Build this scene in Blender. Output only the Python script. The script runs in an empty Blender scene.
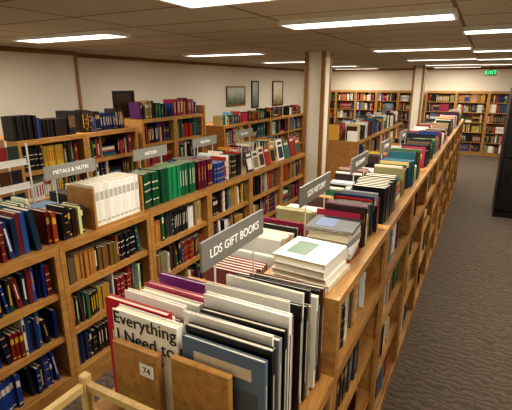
import bpy, math, random
from mathutils import Matrix, Vector
random.seed(23)
R=random
sc=bpy.context.scene
CEIL=2.55
# ------------------------------------------------------------ helpers
def lin(c):
    if isinstance(c,str):
        c=c.lstrip('#'); c=tuple(int(c[i:i+2],16)/255 for i in (0,2,4))
    return tuple((x/12.92 if x<=.04045 else ((x+.055)/1.055)**2.4) for x in c)+(1.0,)
def link(o,parent=None):
    sc.collection.objects.link(o)
    if parent: o.parent=parent
    return o
def nodes(name):
    m=bpy.data.materials.new(name); m.use_nodes=True
    nt=m.node_tree; b=nt.nodes['Principled BSDF']
    return m,nt,b
def plain(name,col,rough=.5,metal=0,noise=.06,scale=30):
    m,nt,b=nodes(name)
    tc=nt.nodes.new('ShaderNodeTexCoord'); n=nt.nodes.new('ShaderNodeTexNoise'); n.inputs['Scale'].default_value=scale
    nt.links.new(tc.outputs['Object'],n.inputs['Vector'])
    r=nt.nodes.new('ShaderNodeMapRange'); r.inputs['To Min'].default_value=1-noise; r.inputs['To Max'].default_value=1+noise
    nt.links.new(n.outputs['Fac'],r.inputs['Value'])
    mx=nt.nodes.new('ShaderNodeVectorMath'); mx.operation='SCALE'
    mx.inputs[0].default_value=lin(col)[:3]; nt.links.new(r.outputs['Result'],mx.inputs['Scale'])
    nt.links.new(mx.outputs['Vector'],b.inputs['Base Color'])
    b.inputs['Roughness'].default_value=rough; b.inputs['Metallic'].default_value=metal
    return m
def emis(name,col,s):
    m,nt,b=nodes(name)
    b.inputs['Base Color'].default_value=lin(col)
    b.inputs['Emission Color'].default_value=lin(col); b.inputs['Emission Strength'].default_value=s
    return m
def wood(name,c1,c2,rough=.42):
    m,nt,b=nodes(name)
    tc=nt.nodes.new('ShaderNodeTexCoord'); mp=nt.nodes.new('ShaderNodeMapping'); mp.inputs['Scale'].default_value=(9,1.6,9)
    nt.links.new(tc.outputs['Object'],mp.inputs['Vector'])
    n=nt.nodes.new('ShaderNodeTexNoise'); n.inputs['Scale'].default_value=4; n.inputs['Detail'].default_value=6; n.inputs['Distortion'].default_value=.6
    nt.links.new(mp.outputs['Vector'],n.inputs['Vector'])
    n2=nt.nodes.new('ShaderNodeTexNoise'); n2.inputs['Scale'].default_value=1.3
    nt.links.new(tc.outputs['Object'],n2.inputs['Vector'])
    ad=nt.nodes.new('ShaderNodeMath'); ad.operation='ADD'; nt.links.new(n.outputs['Fac'],ad.inputs[0]); nt.links.new(n2.outputs['Fac'],ad.inputs[1])
    cr=nt.nodes.new('ShaderNodeValToRGB'); cr.color_ramp.elements[0].position=.35; cr.color_ramp.elements[1].position=.62
    hv=nt.nodes.new('ShaderNodeMath'); hv.operation='MULTIPLY'; hv.inputs[1].default_value=.5
    nt.links.new(ad.outputs[0],hv.inputs[0]); nt.links.new(hv.outputs[0],cr.inputs['Fac'])
    cr.color_ramp.elements[0].color=lin(c1); cr.color_ramp.elements[1].color=lin(c2)
    nt.links.new(cr.outputs['Color'],b.inputs['Base Color'])
    b.inputs['Roughness'].default_value=rough
    return m
OAK=wood('oak_wood','#946838','#c09252')
OAKD=wood('oak_trim','#80562c','#a67a44')
PALE=wood('pale_birch','#c8a66c','#dcc08a')
m,nt,b=nodes('book_covers'); a=nt.nodes.new('ShaderNodeVertexColor'); a.layer_name='Col'
nt.links.new(a.outputs['Color'],b.inputs['Base Color']); b.inputs['Roughness'].default_value=.38
BOOK=m
WALLM=plain('wall_paint_cream','#e8e1d2',.85,noise=.03,scale=3)
WHITE=plain('white_enamel','#e6e6e2',.4)
BLACK=plain('black_laminate','#121214',.4)
GREYS=plain('sign_plate_grey','#7a7974',.5)
SILV=plain('sign_plate_pale','#90908a',.5)
METAL=plain('white_rod','#d8d8d4',.4,.2)
LENS=emis('fluorescent_lens','#fff8ec',4.0)
TXT=emis('sign_letter_white','#f4f4ee',.25)
TXTK=plain('ink_black','#151515',.6)

def carpet():
    m,nt,b=nodes('carpet_brown_grey')
    tc=nt.nodes.new('ShaderNodeTexCoord')
    w=nt.nodes.new('ShaderNodeTexWave'); w.bands_direction='Y'; w.inputs['Scale'].default_value=5.5; w.inputs['Distortion'].default_value=9; w.inputs['Detail'].default_value=2.5; w.inputs['Detail Scale'].default_value=1.6
    nt.links.new(tc.outputs['Object'],w.inputs['Vector'])
    n=nt.nodes.new('ShaderNodeTexNoise'); n.inputs['Scale'].default_value=90; n.inputs['Detail'].default_value=4
    nt.links.new(tc.outputs['Object'],n.inputs['Vector'])
    mx=nt.nodes.new('ShaderNodeMath'); mx.operation='MULTIPLY_ADD'; mx.inputs[1].default_value=.3
    nt.links.new(w.outputs['Fac'],mx.inputs[0]); nt.links.new(n.outputs['Fac'],mx.inputs[2])
    cr=nt.nodes.new('ShaderNodeValToRGB'); cr.color_ramp.elements[0].position=.35; cr.color_ramp.elements[1].position=.95
    cr.color_ramp.elements[0].color=lin('#463d34'); cr.color_ramp.elements[1].color=lin('#776a5e')
    nt.links.new(mx.outputs[0],cr.inputs['Fac']); nt.links.new(cr.outputs['Color'],b.inputs['Base Color'])
    b.inputs['Roughness'].default_value=.95
    bp=nt.nodes.new('ShaderNodeBump'); bp.inputs['Strength'].default_value=.3; bp.inputs['Distance'].default_value=.01
    nt.links.new(n.outputs['Fac'],bp.inputs['Height']); nt.links.new(bp.outputs['Normal'],b.inputs['Normal'])
    return m
def ceilm():
    m,nt,b=nodes('acoustic_ceiling_tile')
    tc=nt.nodes.new('ShaderNodeTexCoord')
    br=nt.nodes.new('ShaderNodeTexBrick'); br.offset=0; br.inputs['Scale'].default_value=1
    br.inputs['Brick Width'].default_value=1.22; br.inputs['Row Height'].default_value=.61; br.inputs['Mortar Size'].default_value=.014
    br.inputs['Color1'].default_value=lin('#bdb09c'); br.inputs['Color2'].default_value=lin('#c7baa5'); br.inputs['Mortar'].default_value=lin('#7e6f58')
    mp=nt.nodes.new('ShaderNodeMapping'); mp.inputs['Location'].default_value=(.24,.18,0)
    nt.links.new(tc.outputs['Object'],mp.inputs['Vector']); nt.links.new(mp.outputs['Vector'],br.inputs['Vector'])
    n=nt.nodes.new('ShaderNodeTexNoise'); n.inputs['Scale'].default_value=60
    nt.links.new(tc.outputs['Object'],n.inputs['Vector'])
    mx=nt.nodes.new('ShaderNodeMix'); mx.data_type='RGBA'; mx.blend_type='MULTIPLY'; mx.inputs[0].default_value=.25
    nt.links.new(br.outputs['Color'],mx.inputs[6]); nt.links.new(n.outputs['Fac'],mx.inputs[7])
    nt.links.new(mx.outputs[2],b.inputs['Base Color']); b.inputs['Roughness'].default_value=.9
    return m

class MB:
    def __init__(s): s.v=[];s.f=[];s.c=[];s.m=[]
    def box(s,x0,x1,y0,y1,z0,z1,col=(.5,.5,.5,1),mat=0,M=None):
        k=len(s.v)
        P=[(x0,y0,z0),(x1,y0,z0),(x1,y1,z0),(x0,y1,z0),(x0,y0,z1),(x1,y0,z1),(x1,y1,z1),(x0,y1,z1)]
        if M is not None: P=[tuple(M@Vector(p)) for p in P]
        s.v+=P
        for q in ((0,3,2,1),(4,5,6,7),(0,1,5,4),(1,2,6,5),(2,3,7,6),(3,0,4,7)):
            s.f.append(tuple(k+i for i in q)); s.c.append(col); s.m.append(mat)
    def quad(s,P,col,mat=0,M=None):
        k=len(s.v)
        if M is not None: P=[tuple(M@Vector(p)) for p in P]
        s.v+=P; s.f.append((k,k+1,k+2,k+3)); s.c.append(col); s.m.append(mat)
    def cyl(s,p0,p1,r,n=10,col=(.5,.5,.5,1),mat=0):
        p0=Vector(p0);p1=Vector(p1);d=(p1-p0).normalized()
        a=d.orthogonal().normalized();b=d.cross(a);k=len(s.v)
        for p in (p0,p1):
            for i in range(n):
                t=2*math.pi*i/n; s.v.append(tuple(p+a*math.cos(t)*r+b*math.sin(t)*r))
        for i in range(n):
            j=(i+1)%n; s.f.append((k+i,k+j,k+n+j,k+n+i)); s.c.append(col); s.m.append(mat)
        s.f.append(tuple(k+i for i in range(n))[::-1]); s.c.append(col); s.m.append(mat)
        s.f.append(tuple(k+n+i for i in range(n))); s.c.append(col); s.m.append(mat)
    def obj(s,name,mats,parent=None,loc=(0,0,0),bevel=0):
        me=bpy.data.meshes.new(name)
        me.from_pydata([(x-loc[0],y-loc[1],z-loc[2]) for x,y,z in s.v],[],s.f)
        for m_ in mats: me.materials.append(m_)
        me.polygons.foreach_set('material_index',s.m)
        at=me.color_attributes.new('Col','FLOAT_COLOR','CORNER')
        buf=[]
        for f,c in zip(s.f,s.c):
            for _ in f: buf.extend(c)
        at.data.foreach_set('color',buf)
        me.update()
        o=bpy.data.objects.new(name,me); o.location=loc; link(o,parent)
        if bevel:
            bv=o.modifiers.new('bev','BEVEL'); bv.width=bevel; bv.segments=1; bv.limit_method='ANGLE'
        return o
PAGE=lin('#ddd3ba')
def book(mb,M,t,h,d,col,lab=None,style=0):
    """x thickness, y depth (spine at y=0 facing -y), z up"""
    b=min(.003,t*.15)
    mb.box(0,b,0,d,0,h,col,0,M); mb.box(t-b,t,0,d,0,h,col,0,M); mb.box(b,t-b,0,b,0,h,col,0,M)
    mb.box(b,t-b,b,d-.003,.003,h-.004,PAGE,0,M)
    if lab is not None:
        e=-.0006
        def band(z0,z1,cc,m_=.12):
            mb.quad([(t*m_,e,h*z0),(t*(1-m_),e,h*z0),(t*(1-m_),e,h*z1),(t*m_,e,h*z1)],cc,0,M)
        if style==0: band(.3,.8,lab,.38)
        elif style==1: band(.62,.82,lab); band(.08,.13,lab)
        elif style==2: band(.2,.85,lab,.32)
        elif style==3: band(.7,.74,lab,.05); band(.5,.53,lab,.05); band(.2,.23,lab,.05)
def pal(s): return [lin(x) for x in s.split()]
DARK=pal('#191c26 #231b18 #46180f #10161e #52281a #14304a #20382a #5e171c #2c2826 #15151a #101014')
MIX=pal('#233f80 #8a2020 #d8d0bc #2a5f78 #265f42 #b8883a #3f2a22 #141418 #a8481f #5a80a4 #8a7a5a #cdb47c #4a2258 #e0d8c4 #202028 #a02a22 #40683a #e0e0dc #983048 #1a2a50 #c8a840 #22686c #1a1a20 #2c1c18 #3c3c40 #6a5a48 #e8e4da #b02020')
BLUE=pal('#16286a #1d3c8c #141e46 #2a50a0 #101a38 #20397a #10142a #1a3070 #702024')
GREEN=pal('#12704a #0f5f3a #1c8058 #0f4a30')
WHITEP=pal('#efece4 #f4f1ea #e4e0d6')
LIGHT=pal('#f1eee6 #e0d8c6 #d0ccc0 #ece8dc #b7a98e #8a8f96 #f2f0ea #c8d0d0 #cdb98a #3a3a42 #7a3028 #2a4668 #8f4a5a #1a1a1c #b07040 #5a5a5c #e6e0d2')
WARM=pal('#6a261a #90401f #a8733a #c09a50 #2e1a12 #5a1616 #d0be94 #181c24 #7a5a2f')
GOLD=lin('#b8924a'); CREAM=lin('#d9d2bf'); BK=lin('#1a1a1c')
def run(mb,p,length,axis,zb,hr,tr,d,P,fill=1.0,sets=.2,vary=.028,piles=.025):
    if axis=='Y+': rd=Vector((0,1,0)); yd=Vector((-1,0,0))
    elif axis=='Y-': rd=Vector((0,-1,0)); yd=Vector((1,0,0))
    else: rd=Vector((1,0,0)); yd=Vector((0,1,0))
    s=0; L=length*fill
    def mat(s,off):
        o=Vector(p)+rd*s+yd*off
        M=Matrix.Identity(4)
        for r_ in range(3):
            M[r_][0]=rd[r_]; M[r_][1]=yd[r_]; M[r_][2]=(0,0,1)[r_]; M[r_][3]=o[r_]
        M[2][3]=zb
        return M
    while s<L-.012:
        if R.random()<piles and L-s>.24 and s>.02:
            zz=0; wp=R.uniform(.17,.22)
            for q in range(R.randint(2,6)):
                t=R.uniform(.015,.04)
                if zz+t>hr[1]: break
                M=mat(s+R.uniform(.004,.012),R.uniform(0,.02)); c=R.choice(P); w2=wp-R.uniform(0,.03)
                mb.box(0,w2,0,.15,zz,zz+.002,c,0,M); mb.box(0,w2,0,.15,zz+t-.002,zz+t,c,0,M); mb.box(0,w2,0,.003,zz+.002,zz+t-.002,c,0,M); mb.box(.003,w2-.003,.003,.147,zz+.002,zz+t-.002,PAGE,0,M)
                zz+=t+.0005
            s+=wp+.02; continue
        n=1
        if R.random()<sets: n=R.randint(3,7)
        h=R.uniform(*hr); t=R.uniform(*tr); col=R.choice(P); st=R.randint(0,3)
        lum=sum(col[:3])/3
        lab=R.choice([GOLD,CREAM,None,lin('#c8a820'),None]) if lum<.3 else R.choice([BK,lin('#9a2020'),lin('#1d3a86'),None])
        gap=R.random()<.05
        for i in range(n):
            if s+t>L: break
            M=mat(s,R.uniform(0,vary))
            cj=tuple(min(1,max(0,c*R.uniform(.85,1.15))) for c in col[:3])+(1,)
            dd=d*R.uniform(.85,1.0)-.004
            if n==1 and R.random()<.12 and s+t+h*.16<L and s>0.05:
                an=-.12; M=M@Matrix.Translation((h*math.sin(.12),0,0))@Matrix.Rotation(an,4,'Y')
                book(mb,M,t,h,dd,cj,lab,st); s+=h*math.sin(.12)+t+.003
            else:
                book(mb,M,t,h,dd,cj,lab,st); s+=t+.0008
        if gap: s+=R.uniform(.01,.05)
def flatpile(mb,cx,cy,z,w,d,n,P,jit=.012):
    for i in range(n):
        t=R.uniform(.008,.028); c=R.choice(P)
        M=Matrix.Translation((cx+R.uniform(-jit,jit),cy+R.uniform(-jit,jit),z))@Matrix.Rotation(R.uniform(-.1,.1),4,'Z')
        w_=w*R.uniform(.85,1); d_=d*R.uniform(.85,1)
        x0,x1,y0,y1=-w_/2,w_/2,-d_/2,d_/2; b=.002
        mb.box(x0,x1,y0,y1,0,b,c,0,M); mb.box(x0,x1,y0,y1,t-b,t,c,0,M); mb.box(x1-b,x1,y0,y1,b,t-b,c,0,M)
        mb.box(x0+.003,x1-b,y0+.003,y1-.003,b,t-b,PAGE,0,M)
        if R.random()<.8:
            q=R.choice([BK,lin('#7a2a2a'),lin('#2d4a76'),CREAM,lin('#4a6a4a')])
            mb.box(x0+w_*.15,x1-w_*.45,y0+d_*.2,y1-d_*.2,t,t+.0006,q,0,M)
        z+=t+.001
    return z
def faceout(mb,x,y,z,w,h,P):
    """book displayed cover-out towards +X, leaning back"""
    M=Matrix.Translation((x,y,z))@Matrix.Rotation(-.2,4,'Y')
    c=R.choice(P); q=R.choice(MIX); t=.018
    mb.box(-t,0,0,w,0,h,c,0,M); mb.box(-t+.002,-.002,.002,w+.0006,.002,h+.0006,PAGE,0,M)
    mb.quad([(.0007,w*.1,h*.1),(.0007,w*.9,h*.1),(.0007,w*.9,h*.65),(.0007,w*.1,h*.65)],q,0,M)
    mb.quad([(.0007,w*.15,h*.75),(.0007,w*.85,h*.75),(.0007,w*.85,h*.88),(.0007,w*.15,h*.88)],BK if sum(c[:3])>1 else CREAM,0,M)
def text(body,size,M,mat,parent,ext=.0005,name='lettering'):
    cu=bpy.data.curves.new(name,'FONT'); cu.body=body; cu.size=size; cu.extrude=ext; cu.align_x='CENTER'; cu.align_y='CENTER'
    cu.materials.append(mat); o=bpy.data.objects.new(name,cu); link(o,parent); o.matrix_world=M; return o
def MX(x,y,z):  return Matrix(((0,0,1,x),(1,0,0,y),(0,1,0,z),(0,0,0,1)))
def MYm(x,y,z): return Matrix(((1,0,0,x),(0,0,-1,y),(0,1,0,z),(0,0,0,1)))

# ------------------------------------------------------------ room
def slab(name,a,mat):
    mb=MB(); mb.box(*a); return mb.obj(name,[mat])
XL,XR,YB,YN=-5.5,1.9,14.6,-1.6
slab('floor',(XL-.5,XR+.1,YN-.1,YB+.1,-.1,0),carpet())
slab('ceiling',(XL-.5,XR+.1,YN-.1,YB+.1,CEIL,CEIL+.1),ceilm())
slab('wall_left',(XL-.1,XL,YN,4.6,0,CEIL),WALLM)
slab('wall_left_recess',(XL-.4,XL-.3,4.6,YB,0,CEIL),WALLM)
slab('wall_left_return',(XL-.4,XL-.1,4.5,4.6,0,CEIL),WALLM)
slab('wall_back',(XL-.3,XR,YB,YB+.1,0,CEIL),WALLM)
slab('wall_right',(XR,XR+.1,YN,YB,0,CEIL),WALLM)
slab('wall_front',(XL-.1,XR,YN-.1,YN,0,CEIL),WALLM)
slab('trim_1',(XL,XL+.02,YN,4.6,CEIL-.06,CEIL),OAKD)
slab('trim_2',(XL-.3,XL-.28,4.6,YB,CEIL-.06,CEIL),OAKD)
slab('trim_3',(XL-.28,XR,YB-.02,YB,CEIL-.06,CEIL),OAKD)
slab('trim_4',(XL,XL+.025,4.56,4.6,0,CEIL-.06),OAKD)
slab('baseboard_left',(XL,XL+.015,YN,4.56,0,.1),OAKD)
slab('baseboard_back',(XL-.28,XR,YB-.015,YB,0,.1),OAKD)
slab('baseboard_right',(XR-.015,XR,YN,YB-.02,0,.1),OAKD)

def pillar(x,y,w):
    mb=MB(); h=w/2
    mb.box(x-h,x+h,y-h,y+h,0,CEIL-.002,mat=0)
    t=.045;e=.012
    for sx in(-1,1):
        for sy in(-1,1):
            xa,xb=sorted((x+sx*(h+e),x+sx*(h-t))); ya,yb=sorted((y+sy*(h+e),y+sy*(h-t)))
            mb.box(xa,xb,ya,yb,0,CEIL-.003,mat=1)
    mb.box(x-h-e*1.2,x+h+e*1.2,y-h-e*1.2,y+h+e*1.2,0,.12,mat=1)
    mb.obj('support_pillar',[WALLM,OAKD],bevel=.003)
pillar(-2.33,6.4,.30)
pillar(-1.72,12.8,.28)

def fixture(x,y,w=1.22,d=.32,power=26):
    mb=MB(); z=CEIL
    mb.box(x-w/2,x+w/2,y-d/2,y-d/2+.02,z-.035,z-.001,mat=0); mb.box(x-w/2,x+w/2,y+d/2-.02,y+d/2,z-.035,z-.001,mat=0)
    mb.box(x-w/2,x-w/2+.02,y-d/2+.02,y+d/2-.02,z-.035,z-.001,mat=0); mb.box(x+w/2-.02,x+w/2,y-d/2+.02,y+d/2-.02,z-.035,z-.001,mat=0)
    mb.box(x-w/2+.02,x+w/2-.02,y-d/2+.02,y+d/2-.02,z-.028,z-.001,mat=1)
    o=mb.obj('fluorescent_ceiling_light',[WHITE,LENS])
    ld=bpy.data.lights.new('tube','AREA'); ld.shape='RECTANGLE'; ld.size=w-.06; ld.size_y=d-.06; ld.energy=power; ld.color=(1,.915,.78)
    l=bpy.data.objects.new('tube_light',ld); link(l,o); l.location=(x,y,z-.04)
for y in (3.25,6.2,9.0,11.7,13.6): fixture(-.85,y,power=26 if y<4 else 24)
for y in (3.05,5.9,8.6,11.3,13.6): fixture(-3.72,y,1.35)
for y in (.8,4.3,6.9,9.3,11.9): fixture(.35,y,power=20)
fixture(-.98,2.02,power=26); fixture(-4.6,.3,power=20); fixture(-2.6,-.3,power=22)

# ------------------------------------------------------------ shelving
def dbl_case(x0,x1,y0,y1,H_,tiers,kick=.09,upper=0):
    mb=MB(); t=.02; g=.0015; y0+=g;y1-=g; xm=(x0+x1)/2
    mb.box(x0,x1,y0,y0+t,0,H_); mb.box(x0,x1,y1-t,y1,0,H_)
    mb.box(xm-.006,xm+.006,y0+t,y1-t,kick,H_-t)
    mb.box(x0,x1,y0+t,y1-t,H_-t,H_)
    mb.box(x0+.03,x1-.03,y0+t,y1-t,0,kick-t)
    zs=[]
    for i in range(tiers):
        z=kick+(H_-kick)*i/tiers; zs.append(z)
        mb.box(x0+.004,x1-.004,y0+t,y1-t,z-t,z)
        mb.box(x1-.02,x1-.001,y0+t,y1-t,z-t-.018,z-t)
        mb.box(x0+.001,x0+.02,y0+t,y1-t,z-t-.018,z-t)
    for xa,xb in((x1-.002,x1+.014),(x0-.014,x0+.002)):
        mb.box(xa,xb,y0,y0+.038,0,H_); mb.box(xa,xb,y1-.038,y1,0,H_); mb.box(xa,xb,y0+.038,y1-.038,H_-.045,H_+.001); mb.box(xa,xb,y0+.038,y1-.038,0,kick-.004)
    if upper:
        U=H_+upper
        mb.box(xm+.004,x1,y0,y0+t,H_,U); mb.box(xm+.004,x1,y1-t,y1,H_,U)
        mb.box(xm+.004,xm+.02,y0+t,y1-t,H_,U); mb.box(xm+.02,x1,y0+t,y1-t,U-t,U)
        mb.box(x1,x1+.014,y0,y0+.038,H_,U); mb.box(x1,x1+.014,y1-.038,y1,H_,U); mb.box(x1,x1+.014,y0+.038,y1-.038,U-.035,U+.001)
        mb.box(x0,xm-.03,y0,y0+t,H_,H_+.24); mb.box(x0,x0+.012,y0+t,y1,H_,H_+.06)
    mb.obj('bookcase',[OAK],loc=(xm,(y0+y1)/2,0))
    return zs,(H_-kick)/tiers

def fill_side(mb,x1,y0,y1,zs,th,P,hr=None,tr=(.014,.04),fill=(.85,1),d=.2,sets=.22):
    for i,z in enumerate(zs):
        hh=hr or (th*.55,th*.84)
        run(mb,(x1-.025,y0+.042,0),(y1-y0)-.085,'Y+',z+.001,hh,tr,d,P if not isinstance(P,dict) else P[i],R.uniform(*fill),sets)

# ---- Row A
AX1,AX0=-2.28,-2.90; AH=1.1
ab=[-.1,.75,1.6,2.44,3.29,4.14,4.99,5.84]
pa=[{0:BLUE,1:BLUE,2:MIX},{0:BLUE,1:BLUE+MIX[:4],2:DARK+BLUE+BLUE},{0:BLUE+MIX,1:MIX,2:DARK+WARM+MIX},{0:DARK+MIX,1:MIX,2:WARM+MIX},{0:WARM+MIX,1:LIGHT+MIX,2:MIX},{0:WARM+MIX,1:MIX,2:LIGHT+MIX},{0:MIX,1:MIX,2:WARM+MIX}]
for i in range(len(ab)-1):
    zs,th=dbl_case(AX0,AX1,ab[i],ab[i+1],AH,3,kick=.16)
    mb=MB(); fill_side(mb,AX1,ab[i],ab[i+1],zs,th,pa[i],d=.22,fill=(.95,1.0),tr=(.012,.034))
    mb.obj('shelved_books',[BOOK])
def top_run(y0,y1,x,P,hr,tr,d=.2,axis='Y+',sets=.35,z=AH,name='row_of_books',fill=1,piles=0):
    mb=MB(); run(mb,(x,y0 if axis=='Y+' else y1,0),y1-y0,axis,z+.002,hr,tr,d,P,fill,sets,piles=piles)
    mb.obj(name,[BOOK])
top_run(.3,1.20,-2.33,BLUE,(.22,.3),(.02,.04))
top_run(1.22,1.55,-2.33,DARK+BLUE+BLUE,(.2,.27),(.02,.035))
top_run(1.60,1.88,-2.33,DARK+WARM,(.18,.22),(.02,.03))
top_run(2.48,3.2,-2.34,GREEN,(.29,.30),(.032,.036),sets=1)
top_run(3.22,3.5,-2.34,pal('#5a1030 #3f1a60 #8a2020'),(.27,.29),(.03,.04),sets=1)
top_run(3.52,4.1,-2.34,MIX,(.2,.28),(.015,.035))
mb=MB()
for k in range(5): faceout(mb,-2.33,4.18+k*.155,AH+.004,.14,R.uniform(.22,.27),LIGHT+MIX)
for k in range(4): faceout(mb,-2.33,5.03+k*.2,AH+.004,.17,R.uniform(.22,.28),LIGHT+MIX)
mb.obj('face_out_books',[BOOK])
for (a_,b_,P_) in ((.2,1.5,DARK),(1.55,2.4,DARK+MIX),(2.5,4.0,MIX),(4.1,5.7,LIGHT+MIX)):
    top_run(a_,b_,-2.86,P_,(.16,.24),(.02,.04),axis='Y-',piles=.05,sets=.2)
mb=MB()
bx0,bx1,by0,by1=-2.57,-2.31,1.94,2.43
mb.box(bx0,bx1,by0,by0+.018,AH+.001,AH+.30,mat=1); mb.box(bx0,bx1,by1-.018,by1,AH+.001,AH+.30,mat=1)
mb.box(bx0,bx1,by0+.018,by1-.018,AH+.001,AH+.018,mat=1); mb.box(bx0,bx0+.012,by0+.018,by1-.018,AH+.018,AH+.30,mat=1)
y=by0+.02
while y<by1-.06:
    t=.042
    M=Matrix(((0,-1,0,bx1-.005),(1,0,0,y),(0,0,1,AH+.019),(0,0,0,1)))
    book(mb,M,t,.30,.23,R.choice(WHITEP),lin('#b8b4aa'),1); y+=t+.001
mb.obj('white_binder_case',[BOOK,OAK])
# ---- Row B / C
BX1,BX0=-3.75,-4.35
bsec=[(2.36,3.14,1.58),(3.14,3.92,1.58),(4.0,4.66,1.66),(4.66,5.32,1.66),(5.9,6.78,1.42),(6.78,7.66,1.42),(7.66,8.54,1.42),(8.54,9.42,1.42)]
for i,(a_,b_,h_) in enumerate(bsec):
    zs,th=dbl_case(BX0,BX1,a_,b_,h_,5 if i<4 else 4)
    mb=MB(); fill_side(mb,BX1,a_,b_,zs,th,R.choice([MIX,WARM+MIX,MIX+LIGHT]),d=.2,fill=(.9,1)); mb.obj('shelved_books',[BOOK])
    mb=MB(); run(mb,(BX1-.03,a_+.03,0),b_-a_-.06,'Y+',h_+.003,(.15,.24) if i<4 else (.13,.2),(.016,.04),.19,DARK+BLUE[:4] if i<2 else DARK+MIX,R.uniform(.85,1),.3); mb.obj('row_of_books',[BOOK])
slab('bookcase_end_panel',(BX0,BX1+.02,5.34,5.37,0,1.78),OAK)
def frame(name,x,y,z,w,h,fr,art,tilt=0):
    mb=MB(); f_=.035
    mb.box(-w/2,w/2,0,.012,0,h,mat=1)
    mb.box(-w/2,w/2,-.012,.016,0,f_,mat=0); mb.box(-w/2,w/2,-.012,.016,h-f_,h,mat=0)
    mb.box(-w/2,-w/2+f_,-.012,.016,f_,h-f_,mat=0); mb.box(w/2-f_,w/2,-.012,.016,f_,h-f_,mat=0)
    o=mb.obj(name,[fr,art]); o.location=(x,y,z); o.rotation_euler=(tilt,0,math.pi/2)
    return o
def artm(name,c1,c2,c3,scale=6):
    m,nt,b=nodes(name); tc=nt.nodes.new('ShaderNodeTexCoord'); sp=nt.nodes.new('ShaderNodeSeparateXYZ'); nt.links.new(tc.outputs['Generated'],sp.inputs[0])
    n=nt.nodes.new('ShaderNodeTexNoise'); n.inputs['Scale'].default_value=scale; nt.links.new(tc.outputs['Generated'],n.inputs['Vector'])
    a=nt.nodes.new('ShaderNodeMath'); a.operation='MULTIPLY_ADD'; a.inputs[1].default_value=.5; nt.links.new(n.outputs['Fac'],a.inputs[0]); nt.links.new(sp.outputs['Z'],a.inputs[2])
    cr=nt.nodes.new('ShaderNodeValToRGB'); cr.color_ramp.elements[0].position=.35; cr.color_ramp.elements[0].color=lin(c1); cr.color_ramp.elements[1].position=.98; cr.color_ramp.elements[1].color=lin(c3)
    e=cr.color_ramp.elements.new(.68); e.color=lin(c2)
    nt.links.new(a.outputs[0],cr.inputs['Fac']); nt.links.new(cr.outputs['Color'],b.inputs['Base Color']); b.inputs['Roughness'].default_value=.5
    return m
A1=artm('landscape_print','#4c5a40','#8a9a80','#c9ccc4'); A2=artm('portrait_print','#5a6a70','#8a9a9c','#b8c0bc'); A3=artm('sepia_print','#8a7a5a','#d8ccb0','#f0e8d8')
DKF=wood('dark_frame_wood','#3c2414','#5a3a22')
XW=XL-.3+.022
frame('framed_picture',XW,9.75,1.52,.95,.50,OAKD,A1)
frame('framed_picture',XW,10.8,1.42,.40,.74,DKF,A2)
frame('framed_picture',XW,12.3,1.42,.75,.74,DKF,A3)
frame('dark_framed_picture',-4.12,4.12,1.665,.36,.34,BLACK,plain('dark_print','#3a221a',.3))

# ---- signs
def sign(x,y,z,w,h,s,plate,tm,zb,size):
    mb=MB()
    mb.box(x-.004,x+.004,y-w/2,y+w/2,z-h/2,z+h/2,mat=0)
    for yy in (y-w*.32,y+w*.32):
        mb.cyl((x,yy,zb+.003),(x,yy,z-h/2+.002),.0035,8,mat=1); mb.cyl((x,yy,zb+.001),(x,yy,zb+.008),.010,12,mat=1)
    o=mb.obj('shelf_sign',[plate,METAL])
    text(s,size,MX(x+.0052,y,z-.002),tm,o)
IX1,IX0=-.36,-.98; IH=1.1; IXM=(IX0+IX1)/2
for y,s in ((1.14,'LDS GIFT BOOKS'),(1.92,'LDS HISTORY'),(2.75,'BIOGRAPHY'),(3.58,'FICTION'),(4.42,'TRAVEL')):
    sign(IXM-.016,y,1.60,.40 if y<1.5 else .42,.095,s,GREYS,TXT,IH,.042)
for y,s in ((2.02,'METALS & NUTRI'),(2.87,'HISTORY'),(3.72,'WESTERN'),(4.57,'RELIGION')):
    sign(-2.60,y,1.5,.44,.095,s,SILV,TXT,AH,.040)

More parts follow.
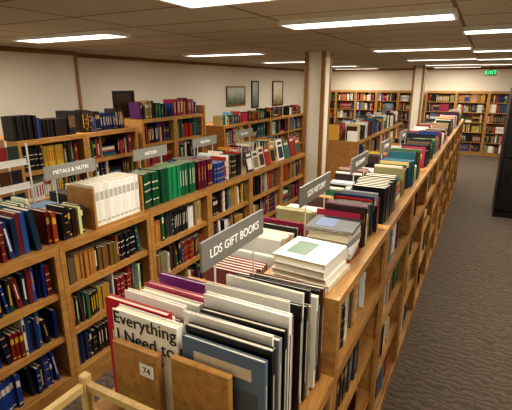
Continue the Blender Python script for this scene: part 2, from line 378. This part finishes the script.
# ---- main island
bnds=[.72,1.24]
while bnds[-1]<8.9: bnds.append(bnds[-1]+.84)
RO=IH+.30
for i in range(len(bnds)-1):
    a_,b_=bnds[i],bnds[i+1]; pitch=b_-a_
    zs,th=dbl_case(IX0,IX1,a_,b_,IH,3,upper=0 if i==0 else .30)
    if i>0: zs=zs+[IH]
    mb=MB()
    fill_side(mb,IX1+.012,a_,b_,zs,th,R.choice([MIX,DARK+MIX,WARM+MIX]),hr=(.17,.255),d=.2,fill=(.6,1)); mb.obj('shelved_books',[BOOK])
    if i>0:
        mb=MB()
        P2=R.choice([LIGHT+MIX,LIGHT+DARK,DARK+MIX])
        if i==1: P2=LIGHT+pal('#a23a5a #7a2a8a')
        run(mb,(IX0+.02,b_-.03,0),pitch-.06,'Y-',IH+.002,(.22,.36),(.008,.026),.23,P2,R.uniform(.9,1),.15)
        mb.obj('row_of_books',[BOOK])
        mb=MB()
        if i==1:
            flatpile(mb,IX1-.15,a_+.15,RO+.002,.23,.24,4,WHITEP+LIGHT[:5]); flatpile(mb,IX1-.14,a_+.38,RO+.002,.2,.18,7,LIGHT)
            run(mb,(IX1-.03,a_+.49,0),.32,'Y+',RO+.002,(.12,.19),(.008,.022),.2,DARK+MIX+LIGHT,1,.1)
            mb.obj('stack_of_books',[BOOK])
        elif i==2:
            run(mb,(IX1-.02,a_+.03,0),.42,'Y+',RO+.002,(.18,.2),(.03,.045),.2,pal('#0c0c0e #121214 #161414'),1,1)
            flatpile(mb,IX1-.14,a_+.56,RO+.002,.2,.18,6,LIGHT+MIX); run(mb,(IX1-.03,a_+.66,0),.17,'Y+',RO+.002,(.12,.19),(.010,.025),.2,MIX+LIGHT,1,.1)
            mb.obj('row_of_books',[BOOK])
        else:
            k=R.uniform(.45,.62)
            run(mb,(IX1-.02,a_+.03,0),k,'Y+',RO+.002,(.12,.22),(.010,.032),.22,R.choice([DARK+MIX,DARK+LIGHT,MIX]),1,.15)
            flatpile(mb,IX1-.14,a_+k+.12,RO+.002,.2,.15,R.randint(4,9),LIGHT+MIX)
            mb.obj('row_of_books',[BOOK])
def endboard(x0,x1,y,h,zb=IH):
    mb=MB(); mb.box(x0,x1,y,y+.02,zb+.001,zb+h); mb.box(x0,x1,y+.02,y+.12,zb+.001,zb+.012)
    return mb.obj('wooden_bookend',[OAK],bevel=.003)
e1=endboard(-.87,-.70,.74,.285); e2=endboard(-.655,-.47,.74,.30)
tag=MB(); tag.box(-.765,-.715,.737,.7385,IH+.205,IH+.245); tg=tag.obj('price_tag',[WHITE],parent=e1)
text('74',.028,MYm(-.74,.7365,IH+.225),TXTK,e1)
def bigbook(mb,x1,y,w,h,t,col,rz=0,z=IH+.014,lab=None,st=0,art=None):
    M=Matrix.Translation((x1,y,z))@Matrix.Rotation(rz,4,'Z')@Matrix(((0,-1,0,0),(1,0,0,0),(0,0,1,0),(0,0,0,1)))
    book(mb,M,t,h,w,col,lab,st)
    e=-.0006
    def fq(y0,y1,z0,z1,c,e=e): mb.quad([(e,w*y0,h*z0),(e,w*y0,h*z1),(e,w*y1,h*z1),(e,w*y1,h*z0)],c,0,M)
    if art:
        fq(.08,.92,.05,.70,art[0]); fq(.15,.85,.80,.90,art[1]); fq(.2,.75,.2,.5,art[2],-.001)
mb=MB()
bigbook(mb,-.65,.768,.235,.355,.03,lin('#f3f1ea'),lab=BK)
ev=mb.obj('self_help_book',[BOOK])
text('Everything\nI Need to\nKnow',.055,MYm(-.768,.7665,IH+.288),TXTK,ev)
def rart():
    return [R.choice(MIX+LIGHT),R.choice([BK,lin('#7a2020'),CREAM,lin('#1d3a66')]),R.choice(MIX)] if R.random()<.8 else None
mb=MB(); y=.802
for c,h in (('#b8202c',.36),('#e8e4da',.33),('#8a5a4a',.31),('#f0eee8',.34),('#2a4a7a',.3),('#dcd6c6',.32),('#c85a72',.33),('#f4f2ec',.3),('#7a3a8a',.34),('#e0dccf',.32),('#141c28',.3)):
    if y>1.19: break
    t=R.uniform(.010,.024); bigbook(mb,-.703+R.uniform(-.02,.0),y,.24,h,t,lin(c),R.uniform(-.02,.02),lab=BK if sum(lin(c)[:3])>1 else CREAM,art=rart()); y+=t+.012
mb.obj('row_of_picture_books',[BOOK])
mb=MB(); y=.77
for c,h,w in (('#5f7896',.34,.25),('#141418',.36,.26),('#efece6',.38,.27),('#8a8f92',.36,.26),('#101216',.37,.26),('#f1efe8',.40,.27),('#6a6a6c',.38,.27),('#dad6cc',.41,.27),('#8a2420',.34,.25),('#1a1a1c',.38,.26),('#2d4a70',.36,.26),('#e8e4d8',.39,.27),('#17171a',.34,.25),('#b9ae96',.33,.24),('#101012',.37,.26),('#e9e5da',.34,.25),('#141414',.35,.24),('#5a3a2a',.35,.25)):
    t=R.uniform(.009,.020)
    if y+t>1.235: break
    bigbook(mb,-.375+R.uniform(-.03,.0),y,w,h,t,lin(c),R.uniform(-.03,.04),lab=BK if sum(lin(c)[:3])>1 else CREAM,st=R.choice([0,2]),art=rart() if y>.8 else [lin('#4a6078'),CREAM,lin('#7a94ac')]); y+=t+.009
mb.obj('row_of_picture_books',[BOOK])

# ---- wooden railing display cart
mb=MB(); Zr=1.25
cx0,cx1,cy0,cy1=-.95,-.34,.05,.70
p=.028
for x in (cx0,cx1-p):
    for y in (cy0,cy1-p):
        mb.box(x,x+p,y,y+p,0,Zr+.03)
for zz in (Zr-.022,1.13):
    mb.box(cx0+p,cx1-p,cy1-p+.004,cy1-.004,zz,zz+.03); mb.box(cx0+p,cx1-p,cy0+.004,cy0+p-.004,zz,zz+.03)
    mb.box(cx0+.004,cx0+p-.004,cy0+p,cy1-p,zz,zz+.03); mb.box(cx1-p+.004,cx1-.004,cy0+p,cy1-p,zz,zz+.03)
for zz in (.2,.6,1.0): mb.box(cx0+.002,cx1-.002,cy0+.002,cy1-.002,zz,zz+.018)
mb.obj('wooden_book_cart',[PALE],bevel=.004)
mb=MB()
mb.box(-.91,-.64,.42,.665,1.019,1.045,lin('#1f8a5a')); mb.box(-.905,-.645,.425,.66,1.046,1.09,lin('#e6dfcb')); mb.box(-.91,-.64,.42,.665,1.091,1.095,lin('#2a9a66'))
mb.obj('green_book',[BOOK])

# ---- magazine rack
mb=MB(); rx,ry=-3.45,1.95
for x in (-.14,.14):
    for y in (-.22,.22): mb.cyl((rx+x,ry+y,.0),(rx+x,ry+y,1.62),.008,8,mat=0)
for i in range(7):
    z=.25+i*.2
    for y in (-.22,.22): mb.cyl((rx-.14,ry+y,z),(rx+.14,ry+y,z),.005,6,mat=0)
    for x in (-.14,.14): mb.cyl((rx+x,ry-.22,z),(rx+x,ry+.22,z),.005,6,mat=0)
    mb.box(rx-.13,rx+.13,ry-.21,ry+.21,z-.004,z,mat=0)
    mb.box(rx+.125,rx+.13,ry-.21,ry+.21,z,z+.05,mat=0)
    for k in range(4):
        yy=ry-.2+k*.1
        mb.box(rx+.06,rx+.075,yy,yy+.09,z+.001,z+.15,R.choice(DARK+MIX),mat=1)
mb.obj('magazine_rack',[WHITE,BOOK])

# ---- middle shelving beyond the pillar
for k in range(5):
    a_=7.0+k*.85
    zs,th=dbl_case(-2.4,-1.8,a_,a_+.85,1.15,3)
    mb=MB(); fill_side(mb,-1.8,a_,a_+.85,zs,th,MIX+LIGHT); mb.obj('shelved_books',[BOOK])
    mb=MB(); run(mb,(-1.83,a_+.03,0),.78,'Y+',1.153,(.16,.3),(.012,.035),.2,R.choice([MIX,LIGHT+DARK,DARK+MIX]),1,.2); mb.obj('row_of_books',[BOOK])
    mb=MB(); run(mb,(-2.37,a_+.81,0),.78,'Y-',1.153,(.16,.28),(.012,.035),.2,MIX,1,.2); mb.obj('row_of_books',[BOOK])

# ---- back wall bookcases
def back_case(x0,x1,y0,y1,H_,tiers):
    mb=MB(); t=.022; x0+=.002;x1-=.002
    mb.box(x0,x0+t,y0,y1,0,H_); mb.box(x1-t,x1,y0,y1,0,H_); mb.box(x0+t,x1-t,y0,y1,H_-t,H_); mb.box(x0+t,x1-t,y1-.01,y1,0,H_-t)
    mb.box(x0-.001,x0+.04,y0-.012,y0,0,H_); mb.box(x1-.04,x1+.001,y0-.012,y0,0,H_); mb.box(x0+.04,x1-.04,y0-.012,y0,H_-.06,H_+.01)
    mb.box(x0+t,x1-t,y0+.01,y1-.01,0,.08)
    b2=MB()
    for i in range(tiers):
        z=.1+(H_-.12)*i/tiers; mb.box(x0+t,x1-t,y0+.002,y1-.01,z-.02,z)
        th=(H_-.12)/tiers
        run(b2,(x0+.045,y0+.02,0),x1-x0-.09,'X',z+.001,(th*.55,th*.88),(.015,.05),.2,R.choice([MIX+WARM,LIGHT+WARM,MIX+LIGHT,MIX+DARK]),R.uniform(.9,1),.2)
    mb.obj('bookcase',[OAK]); b2.obj('shelved_books',[BOOK])
for k in range(4): back_case(-1.66+k*.86,-1.66+(k+1)*.86,14.27,14.57,1.86,6)
for k in range(5): back_case(-5.2+k*.68,-5.2+(k+1)*.68,14.27,14.57,1.86,6)
# ---- black cabinet right
mb=MB(); x0,x1,y0,y1=.33,1.1,7.6,8.4
mb.box(x0,x0+.03,y0,y1,0,2.0); mb.box(x1-.03,x1,y0,y1,0,2.0); mb.box(x0+.03,x1-.03,y1-.02,y1,0,2.0); mb.box(x0-.005,x1+.005,y0-.005,y1+.005,2.001,2.03)
mb.box(x0+.03,x1-.03,y0+.02,y1-.02,0,.1)
mb.box(x0+.034,x1-.034,y0,y0+.018,.12,.96); mb.box(x0+.034,x1-.034,y0,y0+.018,.98,1.99)
mb.cyl((x0+.12,y0-.02,.5),(x0+.12,y0-.02,.75),.008); mb.cyl((x0+.12,y0-.02,1.1),(x0+.12,y0-.02,1.35),.008)
mb.obj('black_display_cabinet',[BLACK],bevel=.004)
# ---- exit sign
mb=MB(); mb.box(-.12,.14,12.6,12.64,2.28,2.42,mat=0); mb.cyl((.01,12.62,2.42),(.01,12.62,CEIL-.001),.012,mat=0)
ex=mb.obj('exit_sign',[BLACK]); text('EXIT',.13,MYm(.01,12.598,2.35),emis('exit_green','#10c060',3),ex)

# ------------------------------------------------------------ camera / world
cd=bpy.data.cameras.new('camera'); cam=bpy.data.objects.new('camera',cd); link(cam); sc.camera=cam
cd.sensor_width=36; cd.lens=36*420/512; cd.clip_start=.02
cam.location=(0,0,2.1); cam.rotation_euler=(math.radians(90-16.2),0,math.radians(28.04))
w=bpy.data.worlds.new('world'); sc.world=w; w.use_nodes=True
w.node_tree.nodes['Background'].inputs[0].default_value=(1,.93,.82,1); w.node_tree.nodes['Background'].inputs[1].default_value=.1
sc.view_settings.view_transform='Standard'
try: sc.view_settings.look='Medium High Contrast'
except Exception: pass
